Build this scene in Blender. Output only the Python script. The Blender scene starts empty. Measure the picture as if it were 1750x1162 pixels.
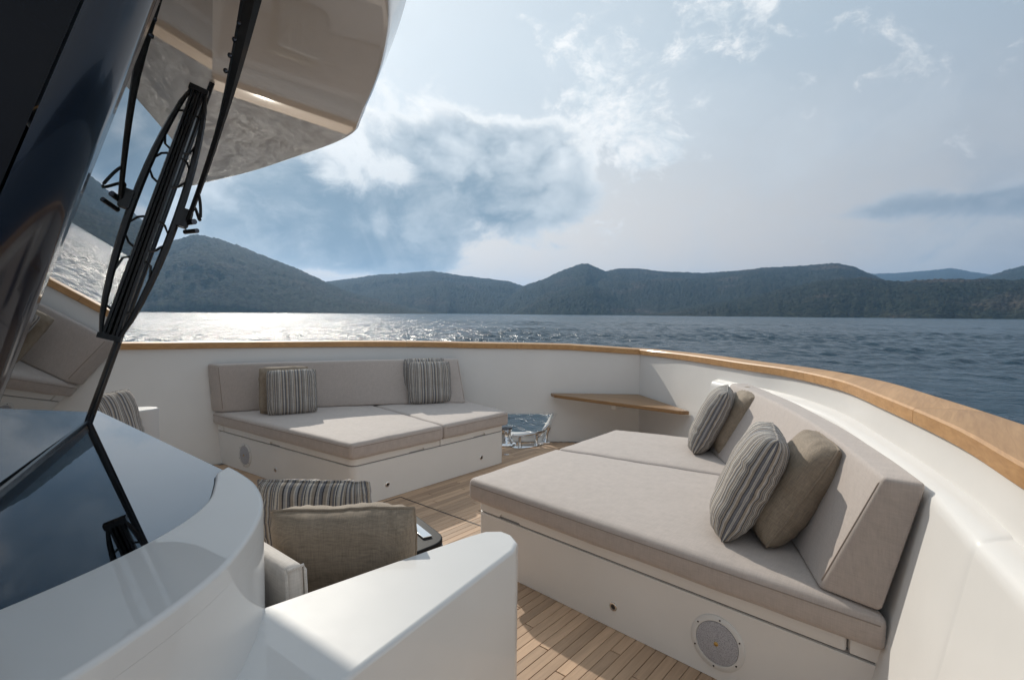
import bpy, bmesh, math, random
import numpy as np
from mathutils import Vector, Matrix, noise
R = math.radians
random.seed(7)
rng = np.random.default_rng(11)
S = bpy.context.scene
COL = S.collection

# ------------------------------------------------------------------ camera
# boat coordinates: +X starboard, +Y forward, Z up, deck at z = 0, water at z = -2.6
def make_camera():
    cd = bpy.data.cameras.new('camera')
    cd.sensor_width = 36.0
    cd.lens = 36.0 * 910.0 / 1750.0
    cd.clip_start = 0.05
    cd.clip_end = 30000
    co = bpy.data.objects.new('camera', cd)
    COL.objects.link(co)
    h, p, r = R(40.29), R(-2.905), R(0.419)
    right = Vector((math.cos(h), math.sin(h), 0))
    flat = Vector((-math.sin(h), math.cos(h), 0))
    up = Vector((0, 0, 1))
    fw = flat * math.cos(p) + up * math.sin(p)
    u2 = up * math.cos(p) - flat * math.sin(p)
    rt = right * math.cos(r) + u2 * math.sin(r)
    u3 = u2 * math.cos(r) - right * math.sin(r)
    m = Matrix((rt, u3, -fw)).transposed().to_4x4()
    m.translation = Vector((2.84, 0, 1.5))
    co.matrix_world = m
    S.camera = co
make_camera()

SUN_AZ, SUN_EL = -66.0, 31.0        # degrees from the bow towards starboard, degrees above the horizon

def T(n): return n
class NT:
    """small wrapper for writing node maths"""
    def __init__(s, nt): s.nt = nt
    def n(s, t, **k):
        x = s.nt.nodes.new(t)
        for a, b in k.items(): setattr(x, a, b)
        return x
    def l(s, a, b): s.nt.links.new(a, b)
    def put(s, sock, v):
        if isinstance(v, bpy.types.NodeSocket): s.l(v, sock)
        else: sock.default_value = v
    def m(s, op, a, b=0.0, c=0.0, clamp=False):
        x = s.n('ShaderNodeMath', operation=op); x.use_clamp = clamp
        s.put(x.inputs[0], a); s.put(x.inputs[1], b); s.put(x.inputs[2], c)
        return x.outputs[0]
    def v(s, op, a, b=(0, 0, 0)):
        x = s.n('ShaderNodeVectorMath', operation=op)
        s.put(x.inputs[0], a)
        if op == 'SCALE': s.put(x.inputs['Scale'], b)
        else: s.put(x.inputs[1], b)
        return x.outputs['Value'] if op in ('DOT_PRODUCT', 'LENGTH', 'DISTANCE') else x.outputs[0]
    def mix(s, f, a, b, bt='MIX'):
        x = s.n('ShaderNodeMix', data_type='RGBA', blend_type=bt)
        s.put(x.inputs[0], f)
        s.put(x.inputs[6], a if isinstance(a, bpy.types.NodeSocket) else (*a[:3], 1))
        s.put(x.inputs[7], b if isinstance(b, bpy.types.NodeSocket) else (*b[:3], 1))
        return x.outputs[2]
    def ss(s, x, a, b):
        y = s.n('ShaderNodeMapRange', interpolation_type='SMOOTHSTEP')
        s.put(y.inputs[0], x); s.put(y.inputs[1], a); s.put(y.inputs[2], b)
        return y.outputs[0]
    def noise(s, vec, scale, detail=4, rough=.5, dist=0.0, dim='3D', w=None):
        x = s.n('ShaderNodeTexNoise', noise_dimensions=dim)
        if dim == '1D': s.put(x.inputs['W'], w)
        else: s.put(x.inputs['Vector'], vec)
        s.put(x.inputs['Scale'], scale); s.put(x.inputs['Detail'], detail)
        s.put(x.inputs['Roughness'], rough); s.put(x.inputs['Distortion'], dist)
        return x.outputs[0]

# ------------------------------------------------------------------ sky
def make_world():
    W = bpy.data.worlds.new('World'); S.world = W; W.use_nodes = True
    nt = W.node_tree; nt.nodes.clear(); N = NT(nt)
    out = N.n('ShaderNodeOutputWorld'); bg = N.n('ShaderNodeBackground')
    bg.inputs['Strength'].default_value = 0.1
    N.l(bg.outputs[0], out.inputs[0])
    sky = N.n('ShaderNodeTexSky', sky_type='NISHITA')
    sky.sun_disc = False
    sky.sun_elevation = R(SUN_EL); sky.sun_rotation = R(SUN_AZ)
    sky.dust_density = 2.0; sky.air_density = 1.0
    tc = N.n('ShaderNodeTexCoord'); d = tc.outputs['Generated']
    sp = N.n('ShaderNodeSeparateXYZ'); N.l(d, sp.inputs[0])
    x, y, z = sp.outputs
    az = N.m('MULTIPLY', N.m('ARCTAN2', x, y), 57.2958)
    el = N.m('MULTIPLY', N.m('ARCSINE', z), 57.2958)
    sd = (math.sin(R(SUN_AZ)) * math.cos(R(SUN_EL)), math.cos(R(SUN_AZ)) * math.cos(R(SUN_EL)), math.sin(R(SUN_EL)))
    cs = N.v('DOT_PRODUCT', d, sd)
    ang = N.m('MULTIPLY', N.m('ARCCOSINE', N.m('MINIMUM', cs, 1.0)), 57.2958)
    K = 10.0
    col = lambda r, g, b: (r * K, g * K, b * K)
    # thin veil of high cloud over the clear sky: pale near the sun and the horizon, greyer blue away from it
    e01 = N.ss(el, -2.0, 26.0)
    glow = N.m('POWER', 2.718, N.m('MULTIPLY', N.m('MULTIPLY', ang, ang), -1 / (24.0 * 24.0)))
    base = N.mix(e01, col(.86, .74, .62), col(.48, .56, .62))
    away = N.ss(ang, 28.0, 80.0)
    base = N.mix(N.m('MULTIPLY', away, .85), base, N.mix(e01, col(.37, .36, .36), col(.27, .34, .42)))
    behind = N.ss(ang, 80.0, 125.0)
    base = N.mix(behind, base, N.mix(e01, col(.62, .62, .62), col(.45, .53, .61)))
    base = N.mix(N.ss(el, 34.0, 62.0), base, col(.66, .74, .80))
    base = N.mix(N.m('MULTIPLY', glow, .8), base, col(.86, .93, .97))
    base = N.mix(.04, base, sky.outputs[0])
    # clouds: fractal noise on the sphere, gathered in the banks the day has
    vs = N.v('MULTIPLY', d, (1.0, 1.0, 1.45))
    warp = N.n('ShaderNodeTexNoise'); N.l(vs, warp.inputs['Vector']); warp.inputs['Scale'].default_value = 5.0; warp.inputs['Detail'].default_value = 5
    vw = N.v('ADD', vs, N.v('SCALE', N.v('SUBTRACT', warp.outputs['Color'], (.5, .5, .5)), .16))
    vw = N.v('ADD', vw, (3.37, 1.91, .55))
    f1 = N.noise(vw, 5.0, 12, .60)
    vo = N.v('ADD', vw, tuple(c * .030 for c in sd))
    f2 = N.noise(vo, 5.0, 6, .60)
    g1 = N.noise(vw, 5.0, 4, .50)
    f3 = N.noise(N.v('ADD', vw, (9.1, 4.2, 3.3)), 7.0, 9, .6)
    g2 = N.noise(N.v('ADD', vw, tuple(c * .05 for c in sd)), 5.0, 4, .50)
    def blob(a0, e0, wa, we):
        da = N.m('DIVIDE', N.m('SUBTRACT', az, a0), wa)
        de = N.m('DIVIDE', N.m('SUBTRACT', el, e0), we)
        r2 = N.m('ADD', N.m('MULTIPLY', da, da), N.m('MULTIPLY', de, de))
        return N.m('POWER', 2.718, N.m('MULTIPLY', r2, -1.0))
    def gather(lst):
        t = None
        for a0, e0, wa, we, w in lst:
            b = N.m('MULTIPLY', blob(a0, e0, wa, we), w)
            t = b if t is None else N.m('ADD', t, b)
        return t
    bsum = gather([(-53, 11.5, 13, 6.5, .30), (-39.5, 12.6, 7.0, 4.2, .34), (-46, 17.0, 10, 4.0, .24), (-59, 6.5, 11, 4.5, .30),
                   (-50, 5.5, 6, 2.8, .16), (-66, 11, 7, 5.5, .26), (-36, 17.5, 5, 3, .20), (-95, 14, 16, 8, .14),
                   (-2.0, 9.2, 9, 1.3, .30), (-35, 6.8, 3.0, .8, .18), (20, 16, 14, 6, .12)])
    gaps = gather([(-36, 4.0, 9, 3.0, .24), (-58, 2.6, 9, 1.6, .34), (-63, 9.5, 3.0, 1.6, .14), (-52.5, 14.5, 2.4, 1.8, .22), (-54.5, 8.5, 1.3, 1.6, .12), (-54, 9.0, 1.6, 2.2, .10), (-42, 28, 14, 6, .20), (-18, 12, 12, 6, .12), (-58, 14, 3, 2.5, .12)])
    dens = N.m('SUBTRACT', N.m('ADD', f1, bsum), N.m('ADD', gaps, .60))
    mask = N.ss(dens, -.03, .10)
    thick = N.ss(dens, .00, .20)
    # tops catch the light from behind, undersides stay blue grey
    top = N.m('MULTIPLY', N.m('SUBTRACT', el, 16.2), .055)
    lit = N.m('ADD', N.m('MULTIPLY', N.m('SUBTRACT', g1, g2), 3.6), N.m('ADD', top, .32), clamp=True)
    near = N.m('SUBTRACT', 1.0, away)
    bright = N.mix(near, N.mix(behind, col(.43, .47, .52), col(.98, .96, .93)), col(.82, .86, .88))
    dark = N.mix(near, col(.20, .26, .33), N.mix(N.ss(N.m('ADD', N.m('MULTIPLY', f1, .6), N.m('MULTIPLY', f3, .4)), .38, .60), col(.145, .23, .305), col(.42, .49, .54)))
    core = N.m('MULTIPLY', N.m('SUBTRACT', 1.0, N.m('MULTIPLY', lit, .95)), N.m('ADD', .45, N.m('MULTIPLY', thick, .55)))
    rim = N.m('MULTIPLY', N.m('SUBTRACT', 1.0, thick), N.ss(N.m('SUBTRACT', el, N.m('MULTIPLY', g1, 4.0)), 9.0, 15.0))
    ccol = N.mix(rim, N.mix(core, bright, dark), N.mix(near, bright, col(.97, .97, .95)))
    # soft mottled veil, then bright broken heaps, then the dark banks
    f3 = N.noise(vw, 2.3, 8, .62)
    veil = N.m('MULTIPLY', N.ss(f3, .40, .66), .55)
    c1 = N.mix(veil, base, N.mix(near, N.mix(behind, N.mix(N.ss(f2, .35, .65), col(.22, .29, .38), col(.40, .45, .50)), col(.78, .79, .80)), col(.66, .72, .76)))
    vh = N.v('ADD', vw, (5.1, 2.2, 7.7))
    f4 = N.noise(vh, 9.0, 12, .66)
    f5 = N.noise(N.v('ADD', vh, tuple(c * .02 for c in sd)), 9.0, 7, .62)
    heap = gather([(-30.5, 22.0, 4.0, 6.0, .20), (-26, 18.0, 6.5, 4.0, .18), (-21, 27, 7, 3.5, .15), (-12, 26, 4, 3, .10), (-33, 27, 3, 4, .12), (-62, 15, 5, 4, .12), (-45, 20, 8, 2.5, .10)])
    hd = N.m('SUBTRACT', N.m('ADD', f4, heap), .60)
    hl = N.m('ADD', N.m('MULTIPLY', N.m('SUBTRACT', f4, f5), 5.0), .55, clamp=True)
    hcol = N.mix(hl, N.mix(near, col(.44, .49, .54), col(.60, .68, .73)), N.mix(near, col(.60, .62, .63), col(.93, .93, .92)))
    c1 = N.mix(N.m('MULTIPLY', N.ss(hd, -.02, .16), .85), c1, hcol)
    c1 = N.mix(N.m('MULTIPLY', mask, .90), c1, ccol)
    # faint sunbeams fanning down below the bank
    e1 = (math.cos(R(SUN_AZ)), -math.sin(R(SUN_AZ)), 0.0)
    e2 = (-math.sin(R(SUN_AZ)) * math.sin(R(SUN_EL)), -math.cos(R(SUN_AZ)) * math.sin(R(SUN_EL)), math.cos(R(SUN_EL)))
    phi = N.m('ARCTAN2', N.v('DOT_PRODUCT', d, e1), N.m('MULTIPLY', N.v('DOT_PRODUCT', d, e2), -1.0))
    ray = N.ss(N.noise(None, 9.0, 2, .5, dim='1D', w=phi), .48, .72)
    ray = N.m('MULTIPLY', N.m('MULTIPLY', ray, gather([(-53, 7.0, 8, 3.5, .5)])), .45)
    c1 = N.mix(ray, c1, col(.80, .82, .82))
    N.l(c1, bg.inputs['Color'])
make_world()
S.view_settings.view_transform = 'Standard'
S.view_settings.look = 'None'
S.view_settings.exposure = 0.20
S.view_settings.gamma = 1.0
S.view_settings.use_curve_mapping = False
S.cycles.use_denoising = True
S.cycles.max_bounces = 8
S.cycles.volume_bounces = 0
S.cycles.sample_clamp_indirect = 60.0
S.cycles.blur_glossy = 0.2

sl = bpy.data.lights.new('sun', 'SUN')
sl.energy = 2.85; sl.angle = R(0.55); sl.color = (1.0, .93, .82)
so = bpy.data.objects.new('sun', sl); COL.objects.link(so)
sdv = Vector((math.sin(R(SUN_AZ)) * math.cos(R(SUN_EL)), math.cos(R(SUN_AZ)) * math.cos(R(SUN_EL)), math.sin(R(SUN_EL))))
so.rotation_euler = sdv.to_track_quat('Z', 'Y').to_euler()
so.location = sdv * 50

# ------------------------------------------------------------------ materials
def mat(name, base=(.5, .5, .5), rough=.5, metal=0.0, ior=1.5, coat=0.0, coat_rough=.03, spec=.5):
    m = bpy.data.materials.new(name); m.use_nodes = True
    b = m.node_tree.nodes['Principled BSDF']
    b.inputs['Base Color'].default_value = (*base, 1); b.inputs['Roughness'].default_value = rough
    b.inputs['Metallic'].default_value = metal; b.inputs['IOR'].default_value = ior
    b.inputs['Coat Weight'].default_value = coat; b.inputs['Coat Roughness'].default_value = coat_rough
    b.inputs['Specular IOR Level'].default_value = spec
    return m, NT(m.node_tree), b
def bump(N, b, h, strength, dist):
    bn = N.n('ShaderNodeBump'); bn.inputs['Strength'].default_value = strength; bn.inputs['Distance'].default_value = dist
    N.l(h, bn.inputs['Height']); N.l(bn.outputs[0], b.inputs['Normal'])
def oco(N, w='Object'): return N.n('ShaderNodeTexCoord').outputs[w]

def gel(name, base, rough, coat):
    m, N, b = mat(name, base, rough, coat=coat, coat_rough=.012 if coat > .5 else .16)
    o = oco(N)
    f = N.noise(o, 2.0, 5, .6)
    N.l(N.mix(N.ss(f, .3, .75), tuple(c * .95 for c in base), base), b.inputs['Base Color'])
    N.l(N.m('ADD', N.m('MULTIPLY', N.noise(o, 9.0, 4, .6), .12), rough - .05), b.inputs['Roughness'])
    bump(N, b, N.noise(o, 2.2, 1, .5), .25, .004)
    return m
M = {}
M['gel'] = gel('white_gelcoat', (.75, .73, .70), .48, .22)
M['gloss_gel'] = gel('polished_white_gelcoat', (.60, .595, .585), .5, .55)
M['brow_gel'] = gel('polished_offwhite_gelcoat', (.62, .57, .52), .35, 1.0)
M['brow_gel'].node_tree.nodes['Principled BSDF'].inputs['Coat IOR'].default_value = 2.4

def fabric(name, base, scale=420, contrast=.35, bs=.35, sheen=.35):
    m, N, b = mat(name, base, .75, spec=.5)
    b.inputs['Sheen Weight'].default_value = sheen; b.inputs['Sheen Roughness'].default_value = .4
    o = oco(N)
    sp = N.n('ShaderNodeSeparateXYZ'); N.l(o, sp.inputs[0])
    # slubbed weave: two crossed sets of stretched noise threads
    a = N.noise(N.v('MULTIPLY', o, (1, .06, .06)), scale, 2, .6)
    c = N.noise(N.v('MULTIPLY', o, (.06, 1, .06)), scale, 2, .6)
    e = N.noise(N.v('MULTIPLY', o, (.06, .06, 1)), scale, 2, .6)
    wv = N.m('DIVIDE', N.m('ADD', N.m('ADD', a, c), e), 3.0)
    big = N.noise(o, 5, 4, .6)
    k = N.m('ADD', N.m('MULTIPLY', N.m('SUBTRACT', wv, .5), contrast * 4), N.m('MULTIPLY', N.m('SUBTRACT', big, .5), .07))
    sc = N.m('ADD', k, 1.0)
    x = N.v('SCALE', tuple(base), sc)
    N.l(x, b.inputs['Base Color'])
    hh = N.m('ADD', N.m('MULTIPLY', wv, .0012), N.m('MULTIPLY', N.noise(o, 9, 3, .55), .006))
    bump(N, b, hh, bs, 1.0)
    return m
M['taupe'] = fabric('taupe_canvas', (.44, .38, .342), 330, .20)
M['pipe'] = mat('taupe_piping', (.30, .25, .215), .9, spec=.2)[0]
M['linen'] = fabric('brown_linen', (.255, .20, .145), 420, .50, .5, .06)
M['cream'] = fabric('cream_canvas', (.60, .55, .50), 330, .25)

def stripes():
    m, N, b = mat('striped_canvas', (.4, .4, .4), .9, spec=.25)
    o = oco(N); sp = N.n('ShaderNodeSeparateXYZ'); N.l(o, sp.inputs[0])
    wrap = N.m('ADD', sp.outputs[0], N.m('MULTIPLY', N.m('SIGN', sp.outputs[0]), N.m('MULTIPLY', N.m('SUBTRACT', .1, N.m('ABSOLUTE', sp.outputs[1])), N.m('MULTIPLY', N.ss(N.m('ABSOLUTE', sp.outputs[0]), .12, .20), .95))))
    wob = N.m('MULTIPLY', N.m('SUBTRACT', N.noise(o, 10, 2, .5), .5), .0015)
    fr = N.m('FRACT', N.m('MULTIPLY', N.m('ADD', N.m('ADD', wrap, wob), 10.013), 1 / .115))
    cr = N.n('ShaderNodeValToRGB'); cr.color_ramp.interpolation = 'CONSTANT'
    cream, tau, slate, dk, grey = (.52, .475, .41, 1), (.31, .265, .22, 1), (.155, .155, .17, 1), (.06, .058, .062, 1), (.31, .30, .30, 1)
    seq = [(0, cream), (.07, slate), (.12, cream), (.16, tau), (.25, dk), (.29, grey), (.36, cream), (.41, slate), (.50, dk), (.53, tau),
           (.62, cream), (.66, grey), (.73, dk), (.77, tau), (.84, slate), (.90, cream), (.93, dk), (.96, grey)]
    el = cr.color_ramp.elements
    el[0].position, el[0].color = seq[0]; el[1].position, el[1].color = seq[1]
    for p, c in seq[2:]:
        e = el.new(p); e.color = c
    N.l(fr, cr.inputs[0])
    a = N.noise(N.v('MULTIPLY', o, (1, .06, .06)), 420, 2, .6)
    c = N.noise(N.v('MULTIPLY', o, (.06, .06, 1)), 420, 2, .6)
    wv = N.m('MULTIPLY', N.m('ADD', a, c), .5)
    N.l(N.v('SCALE', cr.outputs[0], N.m('ADD', .4, N.m('MULTIPLY', wv, 1.2))), b.inputs['Base Color'])
    bump(N, b, N.m('ADD', N.m('MULTIPLY', wv, .001), N.m('MULTIPLY', N.noise(o, 9, 3, .55), .006)), .4, 1.0)
    return m
M['stripe'] = stripes()

def wood(name, a, bcol, rough, coat, axis=1, amount=1.0):
    m, N, b = mat(name, a, rough, coat=coat, coat_rough=.12)
    o = oco(N); oi = N.n('ShaderNodeObjectInfo')
    st = [1.0, 1.0, 1.0]; st[axis] = .06
    v = N.v('ADD', N.v('MULTIPLY', o, tuple(st)), N.v('SCALE', (3.1, 7.7, 5.3), oi.outputs['Random']))
    g = N.noise(v, 60, 5, .65, .8)
    g2 = N.noise(v, 9, 3, .6, 1.5)
    f = N.m('ADD', N.m('MULTIPLY', N.ss(g, .3, .7), .55), N.m('MULTIPLY', N.ss(g2, .3, .7), .45))
    c = N.mix(f, a, bcol)
    tint = N.m('ADD', 1.0 - .22 * amount, N.m('MULTIPLY', oi.outputs['Random'], .44 * amount))
    c = N.v('SCALE', c, tint)
    N.l(c, b.inputs['Base Color'])
    bump(N, b, g, .25, .0012)
    return m
M['deck_teak'] = wood('deck_teak', (.53, .36, .235), (.38, .255, .165), .6, .0)
M['rail_teak'] = wood('rail_teak', (.58, .33, .14), (.40, .21, .08), .5, .08, 1, .3)
M['shelf_teak'] = wood('shelf_teak', (.34, .19, .08), (.19, .10, .04), .42, .2, 0, .3)
M['caulk'] = mat('black_caulk', (.13, .10, .08), .7)[0]
M['gap'] = mat('dark_shadow_gap', (.22, .21, .20), .7)[0]
M['black'] = mat('black_painted_metal', (.010, .010, .011), .38, coat=.2)[0]
M['rubber'] = mat('black_rubber', (.012, .012, .012), .6)[0]
M['gasket'] = mat('black_glass_border', (.006, .006, .008), .12)[0]
M['pane'] = mat('tinted_windscreen_glass', (.004, .008, .009), .0, coat=1.0, coat_rough=0.0, ior=3.0)[0]
M['sidepane'] = mat('tinted_side_glass', (.003, .004, .008), .02, ior=1.5, spec=.18)[0]
M['navy'] = mat('navy_gloss_paint', (.004, .007, .016), .12, ior=1.45, coat=.35, coat_rough=.02)[0]
M['mirror'] = mat('polished_dark_console', (.065, .09, .12), .012, metal=1.0)[0]
M['chrome'] = mat('polished_steel', (.72, .73, .74), .08, metal=1.0)[0]
M['dsteel'] = mat('dark_steel', (.10, .10, .11), .25, metal=1.0)[0]
M['brass'] = mat('brass', (.60, .42, .16), .3, metal=1.0)[0]
M['table'] = mat('black_lacquer', (.010, .009, .009), .5, spec=.25)[0]
M['lens'] = mat('dark_lens', (.02, .02, .022), .1)[0]
def grille():
    m, N, b = mat('speaker_grille', (.34, .34, .36), .55)
    o = oco(N)
    vo = N.n('ShaderNodeTexVoronoi'); N.l(o, vo.inputs['Vector']); vo.inputs['Scale'].default_value = 260
    f = N.ss(vo.outputs['Distance'], .25, .5)
    N.l(N.mix(f, (.22, .22, .24), (.42, .42, .45)), b.inputs['Base Color'])
    bump(N, b, f, .4, .001)
    return m
M['grille'] = grille()
M['ring'] = mat('white_plastic', (.66, .65, .63), .35)[0]

# ------------------------------------------------------------------ object helpers
def link(o, parent=None):
    COL.objects.link(o)
    if parent is not None: o.parent = parent
    return o
def tag(o, label=None, cat=None, group=None, kind=None):
    if label: o['label'] = label
    if cat: o['category'] = cat
    if group: o['group'] = group
    if kind: o['kind'] = kind
    return o
def empty(name, loc, label=None, cat=None, group=None):
    o = bpy.data.objects.new(name, None); o.empty_display_size = .2
    o.location = loc
    COL.objects.link(o)
    return tag(o, label, cat, group)
def attach(o, parent):
    """parent an object whose mesh is in world coordinates"""
    if parent is None: return o
    o.parent = parent
    bpy_m = Matrix.Translation(parent.location)
    p = parent.parent
    chain = Vector(parent.get('_w', parent.location))
    o.matrix_parent_inverse = Matrix.Identity(4)
    o.location = Vector(o.location) - chain
    o['_w'] = list(chain + Vector(o.location))
    return o
def obj(name, verts, faces, m, parent=None, smooth=False, origin=None):
    """one mesh object; verts in world coordinates, origin at the centre of its bounds"""
    v = np.asarray(verts, dtype=float)
    if origin is None: origin = (v.min(0) + v.max(0)) / 2
    origin = np.asarray(origin, float)
    me = bpy.data.meshes.new(name)
    me.from_pydata((v - origin).tolist(), [], [tuple(int(i) for i in f) for f in faces])
    me.validate()
    if m is not None: me.materials.append(m)
    if smooth: me.polygons.foreach_set('use_smooth', [True] * len(me.polygons))
    o = bpy.data.objects.new(name, me); COL.objects.link(o)
    o.location = origin
    o['_w'] = origin.tolist()
    if parent is not None: attach(o, parent)
    return o
def from_bm(name, bm, m, parent=None, smooth_angle=None):
    bm.normal_update()
    bmesh.ops.recalc_face_normals(bm, faces=bm.faces[:])
    bm.verts.index_update()
    vs = [v.co.copy() for v in bm.verts]; fs = [[v.index for v in f.verts] for f in bm.faces]
    o = obj(name, [tuple(v) for v in vs], fs, m, parent)
    bm.free()
    if smooth_angle:
        me = o.data
        me.polygons.foreach_set('use_smooth', [True] * len(me.polygons))
        try: me.set_sharp_from_angle(angle=R(smooth_angle))
        except Exception: pass
        w = o.modifiers.new('weighted', 'WEIGHTED_NORMAL'); w.keep_sharp = True; w.weight = 50
    return o
def round_poly(poly, radii, seg=6):
    out = []; n = len(poly)
    for i in range(n):
        p = Vector(poly[i]).to_2d(); a = Vector(poly[i - 1]).to_2d(); b = Vector(poly[(i + 1) % n]).to_2d()
        r = radii[i] if isinstance(radii, (list, tuple)) else radii
        if r <= 0: out.append(tuple(p)); continue
        da = (a - p); db = (b - p); la, lb = da.length, db.length
        da.normalize(); db.normalize()
        ang = da.angle(db)
        t = min(r / math.tan(ang / 2), la * .49, lb * .49)
        p0 = p + da * t; p1 = p + db * t
        for k in range(seg + 1):
            s = k / seg
            q = p0 * (1 - s) ** 2 + p * 2 * s * (1 - s) + p1 * s ** 2
            out.append(tuple(q))
    return out
def prism(name, poly, z0, z1, m, parent=None, bevel=.008, seg=3, bottom_bevel=True, angle=40):
    bm = bmesh.new()
    vb = [bm.verts.new((p[0], p[1], z0)) for p in poly]
    f = bm.faces.new(vb)
    r = bmesh.ops.extrude_face_region(bm, geom=[f])
    for v in r['geom']:
        if isinstance(v, bmesh.types.BMVert): v.co.z = z1
    bmesh.ops.recalc_face_normals(bm, faces=bm.faces[:])
    if bevel:
        es = [e for e in bm.edges if abs(e.verts[0].co.z - e.verts[1].co.z) < 1e-6 and (e.verts[0].co.z > z0 + 1e-5 or bottom_bevel)]
        bmesh.ops.bevel(bm, geom=es, offset=bevel, segments=seg, profile=.5, affect='EDGES', clamp_overlap=True)
    return from_bm(name, bm, m, parent, angle)
def frame3(d):
    d = Vector(d).normalized()
    a = Vector((0, 0, 1)) if abs(d.z) < .95 else Vector((1, 0, 0))
    x = a.cross(d).normalized(); y = d.cross(x)
    return x, y, d
def tube(name, pts, rad, m, parent=None, n=8, flat=1.0, updir=None, closed=False):
    """swept tube; rad one value or one per point; flat squeezes it along its second axis"""
    P = [Vector(p) for p in pts]; k = len(P)
    rr = rad if isinstance(rad, (list, tuple)) else [rad] * k
    V = []; F = []
    for i in range(k):
        if closed: d = P[(i + 1) % k] - P[i - 1]
        else: d = P[min(i + 1, k - 1)] - P[max(i - 1, 0)]
        d.normalize()
        if updir is not None:
            y = Vector(updir); y = (y - d * y.dot(d)).normalized(); x = y.cross(d)
        else: x, y, _ = frame3(d)
        for j in range(n):
            a = 2 * math.pi * (j + .5) / n
            V.append(P[i] + x * math.cos(a) * rr[i] + y * math.sin(a) * rr[i] * flat)
    rng_ = k if closed else k - 1
    for i in range(rng_):
        for j in range(n):
            i2 = (i + 1) % k
            F.append((i * n + j, i * n + (j + 1) % n, i2 * n + (j + 1) % n, i2 * n + j))
    if not closed:
        F.append(tuple(range(n))[::-1]); F.append(tuple((k - 1) * n + j for j in range(n)))
    o = obj(name, [tuple(v) for v in V], F, m, parent)
    me = o.data; me.polygons.foreach_set('use_smooth', [True] * len(me.polygons))
    try: me.set_sharp_from_angle(angle=R(50))
    except Exception: pass
    return o
def lathe(name, prof, c, axis, m, parent=None, n=28):
    x, y, d = frame3(axis); c = Vector(c)
    V = []; F = []; k = len(prof)
    for (r, z) in prof:
        for j in range(n):
            a = 2 * math.pi * j / n
            V.append(tuple(c + d * z + x * r * math.cos(a) + y * r * math.sin(a)))
    for i in range(k - 1):
        for j in range(n):
            F.append((i * n + j, i * n + (j + 1) % n, (i + 1) * n + (j + 1) % n, (i + 1) * n + j))
    F.append(tuple(range(n))[::-1]); F.append(tuple((k - 1) * n + j for j in range(n)))
    o = obj(name, V, F, m, parent)
    me = o.data; me.polygons.foreach_set('use_smooth', [True] * len(me.polygons))
    try: me.set_sharp_from_angle(angle=R(35))
    except Exception: pass
    return o
def rounded_block(name, dims, r, f, m, parent=None, inner=(10, 4, 4), crown=(0, 0), seg=4, wrinkle=0.0):
    """box of half sizes dims with edge radius r, mapped by f(normalised x, y, z) to the world; crown pushes out the +z and +y faces"""
    ticks = []
    for a in range(3):
        h = dims[a]
        c = [-h + r * (1 - math.cos(math.pi / 2 * k / seg)) for k in range(seg + 1)]
        inn = [(-h + r) + (2 * h - 2 * r) * k / inner[a] for k in range(1, inner[a])]
        ticks.append(c + inn + [-v for v in c[::-1]])
    V = []; F = []; idx = {}
    def vert(i, j, k):
        key = (i, j, k)
        if key in idx: return idx[key]
        p = Vector((ticks[0][i], ticks[1][j], ticks[2][k]))
        q = Vector([max(-dims[a] + r, min(dims[a] - r, p[a])) for a in range(3)])
        d = p - q
        if d.length > 1e-9:
            # turn the cube-like corner into a ball
            ax = [abs(d[a]) / r for a in range(3)]
            s = max(ax)
            d = d.normalized() * r * s
        p = q + d
        nx, ny, nz = p.x / dims[0], p.y / dims[1], p.z / dims[2]
        w = (1 - min(1, abs(nx)) ** 4)
        if crown[0] and nz > 0: p.z += crown[0] * w * (1 - min(1, abs(ny)) ** 4) * max(0, nz)
        if crown[1]: p.y += math.copysign(1, ny) * crown[1] * w * (1 - min(1, abs(nz)) ** 4) * abs(ny)
        out = Vector(f(p.x / dims[0], p.y / dims[1], p.z / dims[2]))
        if wrinkle:
            out += Vector((0, 0, 1)) * noise.noise(out * 6.0) * wrinkle
        idx[key] = len(V); V.append(tuple(out)); return idx[key]
    n = [len(t) - 1 for t in ticks]
    for k in (0, n[2]):
        for i in range(n[0]):
            for j in range(n[1]): 
                q = (vert(i, j, k), vert(i + 1, j, k), vert(i + 1, j + 1, k), vert(i, j + 1, k)); F.append(q if k else q[::-1])
    for j in (0, n[1]):
        for i in range(n[0]):
            for k in range(n[2]):
                q = (vert(i, j, k), vert(i + 1, j, k), vert(i + 1, j, k + 1), vert(i, j, k + 1)); F.append(q[::-1] if j else q)
    for i in (0, n[0]):
        for j in range(n[1]):
            for k in range(n[2]):
                q = (vert(i, j, k), vert(i, j + 1, k), vert(i, j + 1, k + 1), vert(i, j, k + 1)); F.append(q if i else q[::-1])
    return obj(name, V, F, m, parent, smooth=True)
def catmull(pts, per=6):
    P = [Vector(p) for p in pts]; out = []
    for i in range(len(P) - 1):
        p0 = P[i - 1] if i else P[0] * 2 - P[1]
        p1, p2 = P[i], P[i + 1]
        p3 = P[i + 2] if i + 2 < len(P) else P[-1] * 2 - P[-2]
        for k in range(per):
            t = k / per
            out.append(.5 * ((2 * p1) + (p2 - p0) * t + (2 * p0 - 5 * p1 + 4 * p2 - p3) * t * t + (3 * p1 - p0 - 3 * p2 + p3) * t ** 3))
    out.append(P[-1]); return out

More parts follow.
